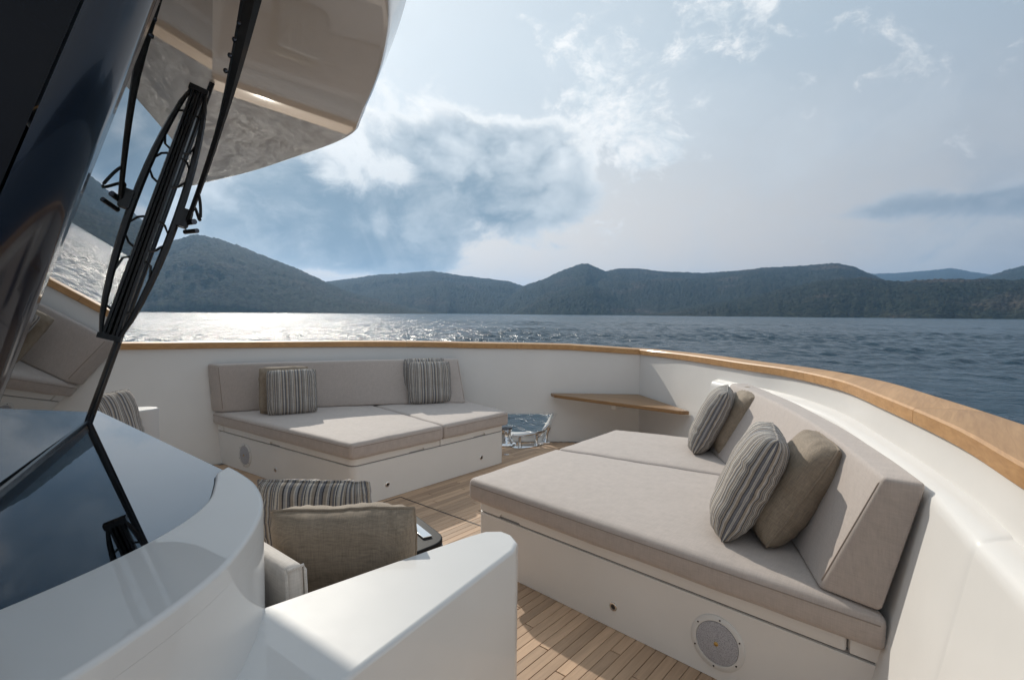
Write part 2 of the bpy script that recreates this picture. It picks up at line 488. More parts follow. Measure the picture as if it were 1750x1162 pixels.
# ------------------------------------------------------------------ water
WZ = -2.6
def make_water():
    fine = np.arange(-112, 22, .2); rest = np.arange(22, 248, 3.0)
    th = np.radians(np.concatenate([fine, rest])); nt_ = len(th)
    r = [3.0]
    while r[-1] < 7300:
        q = r[-1]
        r.append(q + (.02 * q if q < 18 else .36 if q < 130 else min(.36 * (q / 130) ** 2, .05 * q)))
    r = np.array(r); dr = np.gradient(r)
    Rr, Th = np.meshgrid(r, th, indexing='ij')
    X = 2.84 + Rr * np.sin(Th); Y = Rr * np.cos(Th)
    Zz = np.zeros_like(X)
    step = np.maximum(dr[:, None], Rr * R(.2)) * np.ones_like(Rr)
    for i in range(80):
        lam = .7 * (11 / .7) ** rng.random()
        a = R(-50) + rng.normal(0, .75)
        k = 2 * math.pi / lam
        amp = .0155 * lam ** .72 * rng.uniform(.5, 1.2)
        ph = k * (X * math.sin(a) + Y * math.cos(a)) + rng.uniform(0, 6.28)
        fade = np.clip((lam / step - 2.0) / 2, 0, 1)
        w = np.sin(ph)
        Zz += amp * fade * (w + .35 * (1 - np.abs(np.sin(ph / 2 + 1))) * 1.0 - .1)
    patch = 1 + .45 * np.sin(X * .11 + 1) * np.sin(Y * .083 + 2) + .25 * np.sin(X * .031 - Y * .04)
    Zz *= patch * .62
    V = np.stack([X, Y, WZ + Zz], -1).reshape(-1, 3)
    nr = len(r)
    ii, jj = np.meshgrid(np.arange(nr - 1), np.arange(nt_), indexing='ij')
    j2 = (jj + 1) % nt_
    F = np.stack([ii * nt_ + jj, (ii + 1) * nt_ + jj, (ii + 1) * nt_ + j2, ii * nt_ + j2], -1).reshape(-1, 4)
    me = bpy.data.meshes.new('water')
    me.vertices.add(len(V)); me.vertices.foreach_set('co', V.ravel())
    me.loops.add(F.size); me.loops.foreach_set('vertex_index', F[:, ::-1].ravel().astype(np.int32))
    me.polygons.add(len(F)); me.polygons.foreach_set('loop_start', np.arange(0, F.size, 4, dtype=np.int32))
    me.polygons.foreach_set('use_smooth', np.ones(len(F), dtype=bool))
    me.update(calc_edges=True)
    m, N, b = mat('sea_water', (.007, .036, .060), .19, ior=1.333, spec=.36)
    o = oco(N)
    a = N.noise(N.v('MULTIPLY', o, (1.0, .55, 1)), 2.6, 5, .62)
    c = N.noise(N.v('MULTIPLY', o, (.6, 1.0, 1)), .42, 4, .6)
    h = N.m('ADD', N.m('MULTIPLY', a, .20), N.m('MULTIPLY', c, 1.0))
    bump(N, b, h, 1.0, 1.0)
    me.materials.append(m)
    o = bpy.data.objects.new('water', me); link(o)
    tag(o, 'dark blue rippled sea with sun glitter stretching to the hills', None, None, 'structure')
make_water()

# ------------------------------------------------------------------ hills
def hill_mat(name, a, b2, rock):
    m, N, b = mat(name, a, .95, spec=.1)
    o = oco(N)
    f = N.noise(o, .035, 6, .65); g = N.noise(o, .006, 4, .55); t = N.noise(o, .12, 3, .6)
    c = N.mix(N.ss(f, .38, .62), a, b2)
    c = N.mix(N.m('MULTIPLY', N.ss(g, .54, .70), .75), c, rock)
    c = N.mix(N.ss(t, .40, .62), N.v('SCALE', c, .35), N.v('SCALE', c, 1.25))
    N.l(c, b.inputs['Base Color'])
    bump(N, b, N.m('ADD', N.m('MULTIPLY', t, 8.0), N.m('MULTIPLY', f, 14.0)), 1.0, 1.0)
    return m
HM = [hill_mat('wooded_slope', (0.016, 0.025, 0.016), (0.027, 0.037, 0.021), (0.066, 0.055, 0.041)),
      hill_mat('dry_wooded_slope', (0.017, 0.026, 0.016), (0.033, 0.037, 0.022), (0.101, 0.078, 0.058))]
def hill(table, dist, shore, m, label, seed, rows=70, step=.07, rough=1.0, trees=4.0):
    az = np.array([t[0] for t in table]); el = np.array([t[1] for t in table])
    A = np.arange(az[0], az[-1] + 1e-6, step)
    E = np.interp(A, az, el)
    k = np.hanning(9); k /= k.sum()
    E = np.convolve(np.pad(E, 4, mode='edge'), k, 'valid')
    H = np.maximum(dist * np.tan(np.radians(E)) - 0.5, -4) + 2.6 + 1.5
    V = []; nA = len(A)
    tt = np.linspace(0, 1.35, rows)
    for t in tt:
        for i, a in enumerate(A):
            sh = shore * (1 + .05 * noise.noise(Vector((a * .22, seed, 3))) + .02 * noise.noise(Vector((a * .9, seed, 5))))
            r = sh + (dist - sh) * t
            if t <= 1: p = t ** .85 * (1 + .25 * (1 - t)) 
            else: p = 1 - (t - 1) * 1.2
            x, y = r * math.sin(R(a)), r * math.cos(R(a))
            q = Vector((x, y, seed * 31.0))
            rid = 1 - abs(noise.noise(q * (5.5 / dist))) * 2
            rid2 = 1 - abs(noise.noise(q * (15.0 / dist))) * 2
            bell = max(0, 4 * t * (1 - t)) if t < 1 else 0
            h = H[i] * p * (1 + bell * rough * (.20 * rid + .10 * rid2 - .12))
            h = min(h, max(H[i], 0) * (t ** .6) * 1.0 + 2) if t <= 1 else h
            tr = trees * (.8 * noise.noise(q * .045) + 1.1 * noise.noise(q * .14) + .5 * rng.random()) * min(1, t * 8) * min(1, max(H[i], 0) / 40)
            z = WZ - 1.0 + max(h, -3) + tr if t > 0 else WZ - 2.0
            V.append((2.84 + x, y, z))
    F = []
    for j in range(rows - 1):
        for i in range(nA - 1):
            F.append((j * nA + i, j * nA + i + 1, (j + 1) * nA + i + 1, (j + 1) * nA + i))
    o = obj('hill', V, F, m, None, smooth=True, origin=(0, 0, 0))
    tag(o, label, None, None, 'structure')
    return o
hill([(-150, 2.5), (-140, 3.5), (-128, 4.4), (-118, 3.2), (-108, 4.2), (-98, 5.0), (-88, 4.0), (-80, 3.6), (-75, 4.75), (-72.9, 6.1), (-71, 6.95), (-69.2, 6.75), (-66.75, 5.93), (-64.2, 4.95), (-61.5, 3.91),
      (-59.6, 2.98), (-57, 1.97), (-51.2, .53), (-47.5, -.13)], 2100, 1350, HM[0], 'high hazy wooded hill at the left, behind the sun glitter', 1, step=.1)
hill([(-66, .4), (-61.6, 1.9), (-59.35, 3.05), (-57.1, 3.4), (-54.7, 3.82), (-51.2, 4.14), (-48.7, 4.37), (-46.3, 3.98), (-43.2, 3.65), (-40.6, 3.36), (-38.8, 2.75), (-36.2, 2.0), (-32.5, .3)],
     2900, 1900, HM[0], 'long wooded ridge with a level crest left of the notch', 2)
hill([(-42.5, .2), (-41, 1.68), (-39.4, 2.81), (-36.9, 3.63), (-35, 4.56), (-33.2, 5.2), (-32.3, 5.25), (-30.7, 4.55), (-28.3, 3.44), (-25.9, 2.2), (-21.8, .4)],
     2500, 1750, HM[0], 'pointed peak just right of the notch in the skyline', 3)
hill([(-40.5, -.1), (-38.7, .94), (-36.9, 2.02), (-33.8, 2.83), (-31.9, 3.02), (-30.1, 2.34), (-27.6, 1.12), (-25, -.1)],
     1900, 1450, HM[0], 'low dark foothill in front of the pointed peak', 4)
hill([(-34.5, 2.6), (-32.5, 3.45), (-30.7, 4.37), (-28.9, 4.72), (-27.1, 4.7), (-24.8, 4.37), (-20.8, 4.13), (-17.5, 4.3), (-15.4, 4.52), (-12.9, 4.56), (-10.5, 4.69), (-9.1, 4.74), (-7.7, 4.32), (-6.4, 3.6), (-5.1, 2.94), (-3.4, 2.0), (0, .5)],
     2700, 1600, HM[1], 'broad ridge with bare brown patches at the centre right', 5)
hill([(-27, -.1), (-24, .5), (-20.7, 1.02), (-17.4, 1.48), (-13.8, 2.42), (-10.5, 3.15), (-7.3, 3.40), (-4.7, 2.98), (-1.9, 3.04), (1, 2.94), (3.4, 2.8), (8, 3.2), (15, 4.0), (22, 3.4), (30, 2.4), (38, .8), (42, -.1)],
     1700, 1200, HM[1], 'near green wooded slope along the right shore', 6)
hill([(-12, 2.2), (-8.6, 3.14), (-6.85, 3.71), (-4.3, 3.72), (-2.3, 3.84), (-1, 3.98), (.3, 3.63), (1.7, 3.29), (3.4, 2.9), (7, 1.5)],
     6300, 4300, HM[0], 'pale blue hill farthest away on the right', 7, rows=24)
hill([(-4, .8), (-1.9, 2.0), (-.4, 2.8), (1.4, 3.25), (2.4, 3.7), (3.4, 3.95), (7, 5.0), (14, 4.6), (22, 3.8), (32, 2.2), (40, .2)],
     3600, 2400, HM[0], 'blue ridge rising at the right edge of the view', 8, rows=30)
hill([(40, .1), (55, 1.6), (75, 2.8), (95, 2.2), (120, 3.0), (150, 2.4), (175, 3.2), (205, 2.2), (212, 1.8)],
     4200, 2900, HM[0], 'distant shore astern of the boat', 9, rows=24, step=.4)

# ------------------------------------------------------------------ haze
def make_haze():
    bm = bmesh.new(); bmesh.ops.create_cube(bm, size=1.0)
    for v in bm.verts: v.co = (v.co.x * 16000, v.co.y * 16000, -3.9 if v.co.z < 0 else 500.0)
    me = bpy.data.meshes.new('haze'); bm.to_mesh(me); bm.free()
    o = bpy.data.objects.new('haze', me); link(o)
    m = bpy.data.materials.new('haze'); m.use_nodes = True; nt = m.node_tree; nt.nodes.clear(); N = NT(nt)
    out = N.n('ShaderNodeOutputMaterial'); v = N.n('ShaderNodeVolumePrincipled')
    v.inputs['Color'].default_value = (.36, .62, .98, 1)
    v.inputs['Density'].default_value = HAZE
    v.inputs['Anisotropy'].default_value = .35
    N.l(v.outputs[0], out.inputs['Volume'])
    me.materials.append(m)
    tag(o, 'thin blue sea haze', None, None, 'stuff')
HAZE = .000115
make_haze()

# ------------------------------------------------------------------ deck
PITCH = .052
deck_bounds = [(-3.0, -3), (3.3, -3), (3.25, -.5), (2.95, .5), (2.86, 1.2), (2.66, 2.15), (2.42, 2.85), (2.2, 3.4), (1.8, 4.05), (1.36, 4.46), (.88, 4.93), (0, 5.64)]
deck_bounds = [p for p in deck_bounds if p[0] >= 0]
deck_plan = deck_bounds + [(-p[0], p[1]) for p in deck_bounds[::-1][1:]]
def half_beam(u):
    us = [p[1] for p in deck_bounds]; hs = [p[0] for p in deck_bounds]
    return float(np.interp(u, us, hs))
deck = prism('deck', deck_plan, -.10, -.008, M['caulk'], None, 0)
tag(deck, 'teak laid bow deck with black caulking', None, None, 'structure')
def plank_bm(L, W):
    bm = bmesh.new(); bmesh.ops.create_cube(bm, size=1)
    for v in bm.verts: v.co = (v.co.x * W, v.co.y * L, v.co.z * .012 - .006)
    es = [e for e in bm.edges if e.verts[0].co.z > -.001 and e.verts[1].co.z > -.001]
    bmesh.ops.bevel(bm, geom=es, offset=.0012, segments=1, affect='EDGES')
    return bm
def make_planks():
    singles = []; rest = []
    n = int(2.9 / PITCH)
    for i in range(-n, n + 1):
        h = i * PITCH
        top = float(np.interp(abs(h) + PITCH / 2, [p[0] for p in deck_bounds[::-1]], [p[1] for p in deck_bounds[::-1]])) if abs(h) < 2.95 else 1.0
        u = -2.6 - 1.0 * ((i * 37) % 11) / 11
        while u < top - .05:
            L = 1.55
            a, b = max(u, -2.6), min(u + L, top)
            u += L
            if b - a < .04: continue
            vis = (-1.25 < h < .80 and b > 1.2) or (.80 <= h < 2.4 and b > .75 and a < 2.3)
            (singles if vis else rest).append((h, a, b))
    base = {}
    for h, a, b in singles:
        L = round(b - a - .005, 3)
        if L not in base:
            bm = plank_bm(L, PITCH - .0028); me = bpy.data.meshes.new('plank'); bm.to_mesh(me); bm.free(); me.materials.append(M['deck_teak']); base[L] = me
        o = bpy.data.objects.new('plank', base[L]); COL.objects.link(o)
        o.location = (h, (a + b) / 2, random.uniform(-.0004, .0004)); attach(o, deck)
    V = []; F = []
    for h, a, b in rest:
        w = (PITCH - .0028) / 2; k = len(V)
        V += [(h - w, a, 0), (h + w, a, 0), (h + w, b - .005, 0), (h - w, b - .005, 0), (h - w, a, -.007), (h + w, a, -.007), (h + w, b - .005, -.007), (h - w, b - .005, -.007)]
        F += [(k, k + 1, k + 2, k + 3), (k, k + 4, k + 5, k + 1), (k + 1, k + 5, k + 6, k + 2), (k + 2, k + 6, k + 7, k + 3), (k + 3, k + 7, k + 4, k)]
    o = obj('planking', V, F, M['deck_teak'], deck); o['kind'] = 'stuff'
    return len(singles)
NPL = make_planks()
def hatch():
    ring = [(-.60, 1.95), (-.60, 2.668), (.60, 2.675), (.60, 1.95)]
    w = .006
    for a, b in zip(ring[:3], ring[1:4]):
        A = Vector((*a, .0012)); B = Vector((*b, .0012)); d = (B - A).normalized(); n = Vector((-d.y, d.x, 0)) * w
        V = [A + n, B + n, B - n, A - n]
        obj('hatch_joint', [tuple(v) for v in V], [(3, 2, 1, 0)], M['rubber'], deck)
hatch()

# ------------------------------------------------------------------ bulwark
#           top plan (half beam, forward), bottom plan, height of rail underside
STN = [((0, 5.64), (0, 5.64), 1.03), ((.52, 5.30), (.46, 5.29), 1.04), ((.97, 4.93), (.88, 4.93), 1.05), ((1.47, 4.50), (1.36, 4.46), 1.055),
       ((1.93, 4.08), (1.80, 4.02), 1.065), ((2.32, 3.52), (2.17, 3.42), 1.075), ((2.58, 2.90), (2.42, 2.85), 1.085), ((2.84, 2.20), (2.67, 2.15), 1.095),
       ((2.97, 1.72), (2.79, 1.70), 1.10), ((3.10, 1.20), (2.90, 1.20), 1.11), ((3.22, .40), (3.02, .40), 1.12), ((3.28, -.6), (3.10, -.6), 1.13), ((3.30, -2.6), (3.14, -2.6), 1.14)]
TOP = catmull([(t[0], t[1], z) for t, b, z in STN], 6)
BOT = catmull([(b[0], b[1], 0) for t, b, z in STN], 6)
PORT_RAISE = .03
def wallpt(s, w, side, off=0.0):
    """point on the inner face; s index along the stations (float), w height 0..1 of the wall, off inboard"""
    s = max(0, min(len(TOP) - 1.001, s)); i = int(s); f = s - i
    t = TOP[i].lerp(TOP[i + 1], f); b = BOT[i].lerp(BOT[i + 1], f)
    rise = PORT_RAISE * min(1, s / 8) if side < 0 else 0
    p = b.lerp(Vector((t.x, t.y, t.z + rise)), w)
    d = TOP[i + 1] - TOP[i]; nrm = Vector((-d.y, d.x, 0)).normalized()      # points outboard or inboard
    if nrm.x * 1 + nrm.y * .6 > 0: nrm = -nrm
    p = p + nrm * off
    return Vector((p.x * side, p.y, p.z))
NS = len(TOP) - 1
def z_to_w(z): return z / 1.06
bul = empty('bulwark', (0, 5.64, 0), 'white bulwark round the bow under a varnished teak cap rail', 'bulwark')
def s_at_h(hh, w):
    best = min(np.arange(0, NS, .02), key=lambda s: abs(wallpt(s, w, 1).x - hh)); return float(best)
def make_wall(side):
    ss = list(np.arange(0, NS + .001, 1.0))
    ws = [0, .07, .30, .5, .75, 1.0]
    hole = None
    if side < 0:
        s0b, s0t, s1b, s1t = s_at_h(.88, .07), s_at_h(.78, .30), s_at_h(1.55, .07), s_at_h(1.45, .30)
        ss = [s for s in ss if not (s0t - .5 < s < s0b + .5 or s1t - .5 < s < s1b + .5)]
        ss += ['h0', 'h1']
        key = lambda s: (s0b if s == 'h0' else s1b if s == 'h1' else s)
        ss.sort(key=key)
        hole = (ss.index('h0'), ss.index('h1'))
    def sv(s, w):
        if s == 'h0': return s0b + (s0t - s0b) * max(0, min(1, (w - .07) / .23))
        if s == 'h1': return s1b + (s1t - s1b) * max(0, min(1, (w - .07) / .23))
        return s
    V = []; F = []; nw = len(ws); k = len(ss)
    TH = .16
    for layer in (0, 1):
        for s in ss:
            for w in ws: V.append(tuple(wallpt(sv(s, w), w, side, -TH * layer)))
    def vi(l, i, j): return l * k * nw + i * nw + j
    for i in range(k - 1):
        for j in range(nw - 1):
            if hole and hole[0] <= i < hole[1] and j == 1:
                continue
            for l in (0, 1):
                q = (vi(l, i, j), vi(l, i + 1, j), vi(l, i + 1, j + 1), vi(l, i, j + 1))
                F.append(q if (l == 0) == (side > 0) else q[::-1])
        F.append((vi(0, i, nw - 1), vi(0, i + 1, nw - 1), vi(1, i + 1, nw - 1), vi(1, i, nw - 1)))
    o = obj('wall', V, F, M['gel'], bul, smooth=True)
    try: o.data.set_sharp_from_angle(angle=R(40))
    except Exception: pass
    if hole:
        V = []; F = []
        def ring(off, grow):
            out = []
            loop = []
            i0, i1 = hole
            for i in range(i0, i1 + 1): loop.append((ss[i], .07))
            for i in range(i1, i0 - 1, -1): loop.append((ss[i], .30))
            return [tuple(wallpt(sv(s, w), w, side, off)) for s, w in loop]
        a, b = ring(.012, 0), ring(-TH - .01, 0); n = len(a)
        ca = np.mean(a, 0)
        # lining of the opening with a thickness of its own
        rows = [[tuple(ca + (np.array(p) - ca) * 1.08 - np.array([0, 0, 0])) for p in a], a, b]
        V = rows[0] + rows[1] + rows[2]
        for r_ in (0, 1):
            for i in range(n):
                F.append((r_ * n + i, r_ * n + (i + 1) % n, (r_ + 1) * n + (i + 1) % n, (r_ + 1) * n + i))
        obj('fairlead_frame', V, F, M['ring'], bul, smooth=False)
    # hull side below the deck
    V = []; F = []; k2 = NS + 1
    for i in range(k2):
        p = wallpt(i, 0, side, -.16)
        p0 = wallpt(i, 0, side, 0)
        for (dz, sc) in ((0.0, 1), (-1.2, .97), (-3.4, .90)):
            V.append((p.x * sc, p.y * (1 if dz == 0 else .99 if dz > -2 else .96), dz - .001))
    for i in range(k2 - 1):
        for j in range(2): F.append((i * 3 + j, (i + 1) * 3 + j, (i + 1) * 3 + j + 1, i * 3 + j + 1))
    obj('hull_side', V, F, M['gel'], bul, smooth=True)
    # raised liner with a sloping ledge, ending in a rounded corner on the side deck
    s_aft = 50.0
    if side < 0: s_aft = 0
    for cand in np.arange(20, NS, .1):
        if side > 0 and wallpt(cand, .8, 1).y < -1.2: s_aft = float(cand); break
    s_fwd = 15.2
    s_c = next(float(c) for c in np.arange(20, NS, .1) if wallpt(c, .8, 1).y < 1.72)
    if side > 0:
        prof = [(0.0, .070), (.835, .070), (.858, .067), (.872, .055), (.882, .030), (.892, -.006), (.892, -.02)]
        V = []; F = []
        sl_ = list(np.linspace(s_fwd, s_c - .7, 28)) + list(np.linspace(s_c - .6, s_c + .1, 10)) + list(np.linspace(s_c + .6, s_aft, 12))
        for s in sl_:
            e = max(0, min(1, (s_c - s) / .55)); e2 = .935 + .065 * math.sqrt(max(0, 1 - (1 - e) ** 2))
            for (w, off) in prof:
                ww = w * (.9 + .1 * e2) if w > .5 else w
                oo = off * e2 if off > 0 else off
                V.append(tuple(wallpt(s, ww, side, oo - .001)))
        n = len(prof)
        for i in range(len(sl_) - 1):
            for j in range(n - 1):
                q = (i * n + j, (i + 1) * n + j, (i + 1) * n + j + 1, i * n + j + 1); F.append(q if side > 0 else q[::-1])
        F.append(tuple(range(n))); 
        o = obj('liner_panel', V, F, M['gel'], bul, smooth=True)
        try: o.data.set_sharp_from_angle(angle=R(35))
        except Exception: pass
    # cap rail in scarfed lengths
    cuts = [0, 14.0, 26.0, 39.2, 52, NS]
    for a, b in zip(cuts[:-1], cuts[1:]):
        V = []; F = []
        pr = [(.016, 0.0), (.022, .005), (.023, .053), (.016, .061), (-.05, .065), (-.15, .065), (-.198, .061), (-.205, .053), (-.205, .006), (-.198, 0.0)]
        n = len(pr)
        lst = [a + .012 * (a > 0)] + [s for s in np.arange(math.floor(a) + 1, b, 1.0)] + [b - .012 * (b < NS)]
        for s in lst:
            for (off, dz) in pr:
                p = wallpt(s, 1.0, side, off)
                if s < .01: p.x = 0.0; 
                V.append((p.x, p.y, p.z + dz))
        for i in range(len(lst) - 1):
            for j in range(n):
                q = (i * n + j, i * n + (j + 1) % n, (i + 1) * n + (j + 1) % n, (i + 1) * n + j); F.append(q if side < 0 else q[::-1])
        F.append(tuple(range(n))); F.append(tuple((len(lst) - 1) * n + j for j in range(n))[::-1])
        o = obj('cap_rail', V, F, M['rail_teak'], bul, smooth=True)
        try: o.data.set_sharp_from_angle(angle=R(24))
        except Exception: pass
make_wall(1); make_wall(-1)

# corner shelf in the bow
def make_shelf():
    e = empty('corner_shelf', (0, 5.2, .55), 'triangular teak shelf fitted into the corner of the bow', 'shelf')
    poly = round_poly([(-.70, 4.93), (.80, 4.93), (.86, 4.97), (0, 5.62), (-.80, 5.0)], [.01, .01, 0, 0, 0], 4)
    prism('shelf_board', poly, .535, .572, M['shelf_teak'], e, .006)
    prism('bracket', [(-.03, 5.05), (.03, 5.05), (.03, 5.55), (-.03, 5.55)], .47, .5345, M['gel'], e, .004)
make_shelf()

# ------------------------------------------------------------------ sofas along the bulwark
def lerp2(a, b, t): return (a[0] + (b[0] - a[0]) * t, a[1] + (b[1] - a[1]) * t)
def disc(parent, name, c, nrm, rad, matname, proud=.004, prof=None):
    return lathe(name, prof or [(rad, -.004), (rad, proud * .6), (rad * .94, proud), (0.0001, proud)], c, nrm, M[matname], parent)
def make_sofa(side, label):
    mx = lambda p: (p[0] * side, p[1])
    e = empty('sofa', (1.7 * side, 3.1, 0), label, 'sofa', 'sunbed sofas built along the bulwark')
    ia, if_, oa, of = (.655, 2.265), (.635, 3.98), (2.735, 2.125) if side > 0 else (2.80, 2.095), (1.44, 4.20)
    poly = [mx(p) for p in (ia, if_, of, oa)]
    rp = round_poly(poly, [.07, .07, .02, .01], 6)
    prism('base', rp, 0.002, .318, M['gel'], e, .004, 2, False)
    # recess behind the lid joint
    cx, cy = np.mean(rp, 0)
    prism('joint', [(cx + (p[0] - cx) * .988, cy + (p[1] - cy) * .988) for p in rp], .316, .328, M['gap'], e, 0)
    # lids under the cushions, split like the cushions, with finger notches in the lower edge
    sm, so_ = (.645, 3.14), (2.03, 3.335)
    oa2 = lerp2(oa, ia, .075); so_ = (2.03, 3.335)
    def lid(pts, radii, notches):
        o = prism('lid', round_poly([mx(p) for p in pts], radii, 6), .3265, .381, M['gel'], e, .004, 2)
        for (c, along, out) in notches:
            bm = bmesh.new()
            a = Vector((along[0] * side, along[1], 0)).normalized(); n = Vector((out[0] * side, out[1], 0)).normalized()
            c = Vector((c[0] * side, c[1], 0))
            vs = []
            for (x, z) in ((-.085, .30), (.085, .30), (.085, .3265), (.065, .349), (-.065, .349), (-.085, .3265)):
                for d in (-.014, .05): vs.append(bm.verts.new(c + a * x + n * d + Vector((0, 0, z))))
            k = 6
            bm.faces.new([vs[2 * i] for i in range(k)]); bm.faces.new([vs[2 * i + 1] for i in range(k)][::-1])
            for i in range(k):
                j = (i + 1) % k; bm.faces.new((vs[2 * i], vs[2 * i + 1], vs[2 * j + 1], vs[2 * j]))
            bmesh.ops.recalc_face_normals(bm, faces=bm.faces[:])
            me = bpy.data.meshes.new('cut'); bm.to_mesh(me); bm.free()
            co = bpy.data.objects.new('cut', me); COL.objects.link(co)
            md = o.modifiers.new('cut', 'BOOLEAN'); md.object = co; md.operation = 'DIFFERENCE'; md.solver = 'EXACT'
            mw = o.matrix_world
            bpy.context.view_layer.update()
            dg = bpy.context.evaluated_depsgraph_get()
            new = bpy.data.meshes.new_from_object(o.evaluated_get(dg))
            o.modifiers.clear(); o.data = new
            bpy.data.objects.remove(co); 
        return o
    prism('base_end', [mx(lerp2(oa, ia, .0735)), mx(lerp2(so_, sm, -.0)), mx(oa)], .3265, .381, M['gel'], e, .003, 2)
    ia_, sm_a = ia, (sm[0], sm[1] - .004)
    aft_dir = (oa[0] - ia[0], oa[1] - ia[1]); in_dir = (0.0, 1.0)
    pn = lerp2(ia, oa, .13 if side > 0 else .50)
    lid([ia, (sm[0] + .002, sm[1] - .004), (so_[0], so_[1] - .004), oa2], [.07, 0, 0, .02], [(pn, aft_dir, (-.07, -1)), (lerp2(ia, if_, .36), in_dir, (-1, 0))])
    lid([(sm[0], sm[1] + .004), if_, of, (so_[0], so_[1] + .004)], [0, .07, .02, 0], [(lerp2(ia, if_, .80), in_dir, (-1, 0))])
    # seat cushions
    def seat(c00, c10, c11, c01, nm):
        def f(x, y, z):
            a = lerp2(c00, c10, (x + 1) / 2); b = lerp2(c01, c11, (x + 1) / 2); p = lerp2(a, b, (y + 1) / 2)
            return (p[0] * side, p[1], .447 + z * .066)
        L = math.dist(c00, c10) / 2; Wd = math.dist(c00, c01) / 2
        o = rounded_block('seat_cushion', (L, Wd, .066), .032, f, M['taupe'], e, (16, 16, 2), (.010, 0), 4, .004)
        a, b, zz = 1 - .032 / L, 1 - .032 / Wd, .50
        edge = [(x, -1.0) for x in np.linspace(-a, a, 12)] + [(1.0, y) for y in np.linspace(-b, b, 12)] + [(x, 1.0) for x in np.linspace(a, -a, 12)] + [(-1.0, y) for y in np.linspace(b, -b, 12)]
        tube('seam', [f(x * 1.0008, y * 1.0008, zz) for x, y in edge], .0024, M['pipe'], o, 5, closed=True)
        return o
    A0, A1, B1, B0 = (.615, 2.225), (.605, 3.145), (1.97, 3.345), (2.70, 2.085) if side > 0 else (2.775, 2.06)
    seat(A0, B0, B1, A1, 'a')
    A2, B2 = (.605, 4.02), (1.36, 4.20)
    seat((.605, 3.152), (1.968, 3.352), B2, A2, 'b')
    # back cushion: follows the curve of the hull, leans outboard
    bi0, bi1, bo0, bo1 = (2.475, 2.145), (1.26, 4.07), (2.672, 2.10), (1.44, 4.17)
    ti0, ti1, to0, to1 = (2.66, 2.085), (1.50, 4.18), (2.775, 2.085), (1.585, 4.27)
    if side < 0:
        bi0, bo0, ti0, to0 = (2.60, 2.085), (2.775, 2.055), (2.675, 2.075), (2.845, 2.05)
    ax = Vector((1.9, 1.2)).normalized()
    def fb(x, y, z):
        t = (x + 1) / 2; q = (y + 1) / 2; w = (z + 1) / 2
        b = lerp2(lerp2(bi0, bi1, t), lerp2(bo0, bo1, t), q)
        tp = lerp2(lerp2(ti0, ti1, t), lerp2(to0, to1, t), q)
        p = lerp2(b, tp, w)
        bulge = .085 * 4 * t * (1 - t)
        return ((p[0] + ax.x * bulge) * side, p[1] + ax.y * bulge, .518 + w * .458)
    bk = rounded_block('back_cushion', (1.13, .085, .23), .018, fb, M['taupe'], e, (28, 3, 8), (0, .003), 4, .003)
    # piping round the end of the back cushion
    for xx in (-.985, .985):
        loop = [(-.80, -.93), (.80, -.93), (.93, -.84), (.93, .86), (.78, .95), (-.78, .95), (-.93, .86), (-.93, -.84)]
        tube('piping', [fb(xx * 1.004, y * 1.02, z * 1.02) for y, z in loop], .0045, M['pipe'], bk, 6, closed=True)
    # loudspeaker, small lights
    n_aft = Vector(((oa[1] - ia[1]) * side, -(oa[0] - ia[0]), 0)); 
    n_aft = Vector((-.067 * side, -1, 0)).normalized()
    def on_aft(h): t = (h - ia[0]) / (oa[0] - ia[0]); return lerp2(ia, oa, t)
    hs = 2.12 if side > 0 else 2.23
    p = on_aft(hs); c = Vector((p[0] * side, p[1], .158))
    sp = lathe('speaker', [(.112, -.01), (.112, .004), (.108, .007), (.090, .008), (.088, .003), (.0001, .003)], c, n_aft, M['ring'], e, 40)
    lathe('speaker_grille', [(.087, .0025), (.086, .0075), (.05, .012), (.0001, .014)], c, n_aft, M['grille'], sp, 40)
    lathe('badge', [(.009, .013), (.009, .016), (.006, .0175), (.0001, .018)], c, n_aft, M['brass'], sp, 16)
    fx, fy, fd = frame3(n_aft)
    for k in range(6):
        a = 2 * math.pi * (k + .4) / 6
        lathe('screw', [(.0035, .007), (.0035, .0095), (.0001, .010)], c + fx * math.cos(a) * .1 + fy * math.sin(a) * .1, n_aft, M['dsteel'], sp, 8)
    def lamp(c, n):
        l_ = lathe('courtesy_light', [(.021, -.005), (.021, .003), (.018, .005), (.012, .005), (.011, .001), (.0001, .001)], c, n, M['chrome'], e, 20)
        lathe('lens', [(.0108, .0012), (.0105, .003), (.0001, .0035)], c, n, M['lens'], l_, 16)
    p = on_aft(1.62 if side > 0 else 1.72); lamp(Vector((p[0] * side, p[1], .110)), n_aft)
    for u in (2.58, 3.66):
        t = (u - ia[1]) / (if_[1] - ia[1]); p = lerp2(ia, if_, t); lamp(Vector((p[0] * side, p[1], .115)), Vector((-side, 0, 0)))
    return e
make_sofa(1, 'large taupe sunbed sofa nearest the camera, its back in the sun against the right bulwark')
make_sofa(-1, 'taupe sunbed sofa across the deck with its back in the shade of the far bulwark')

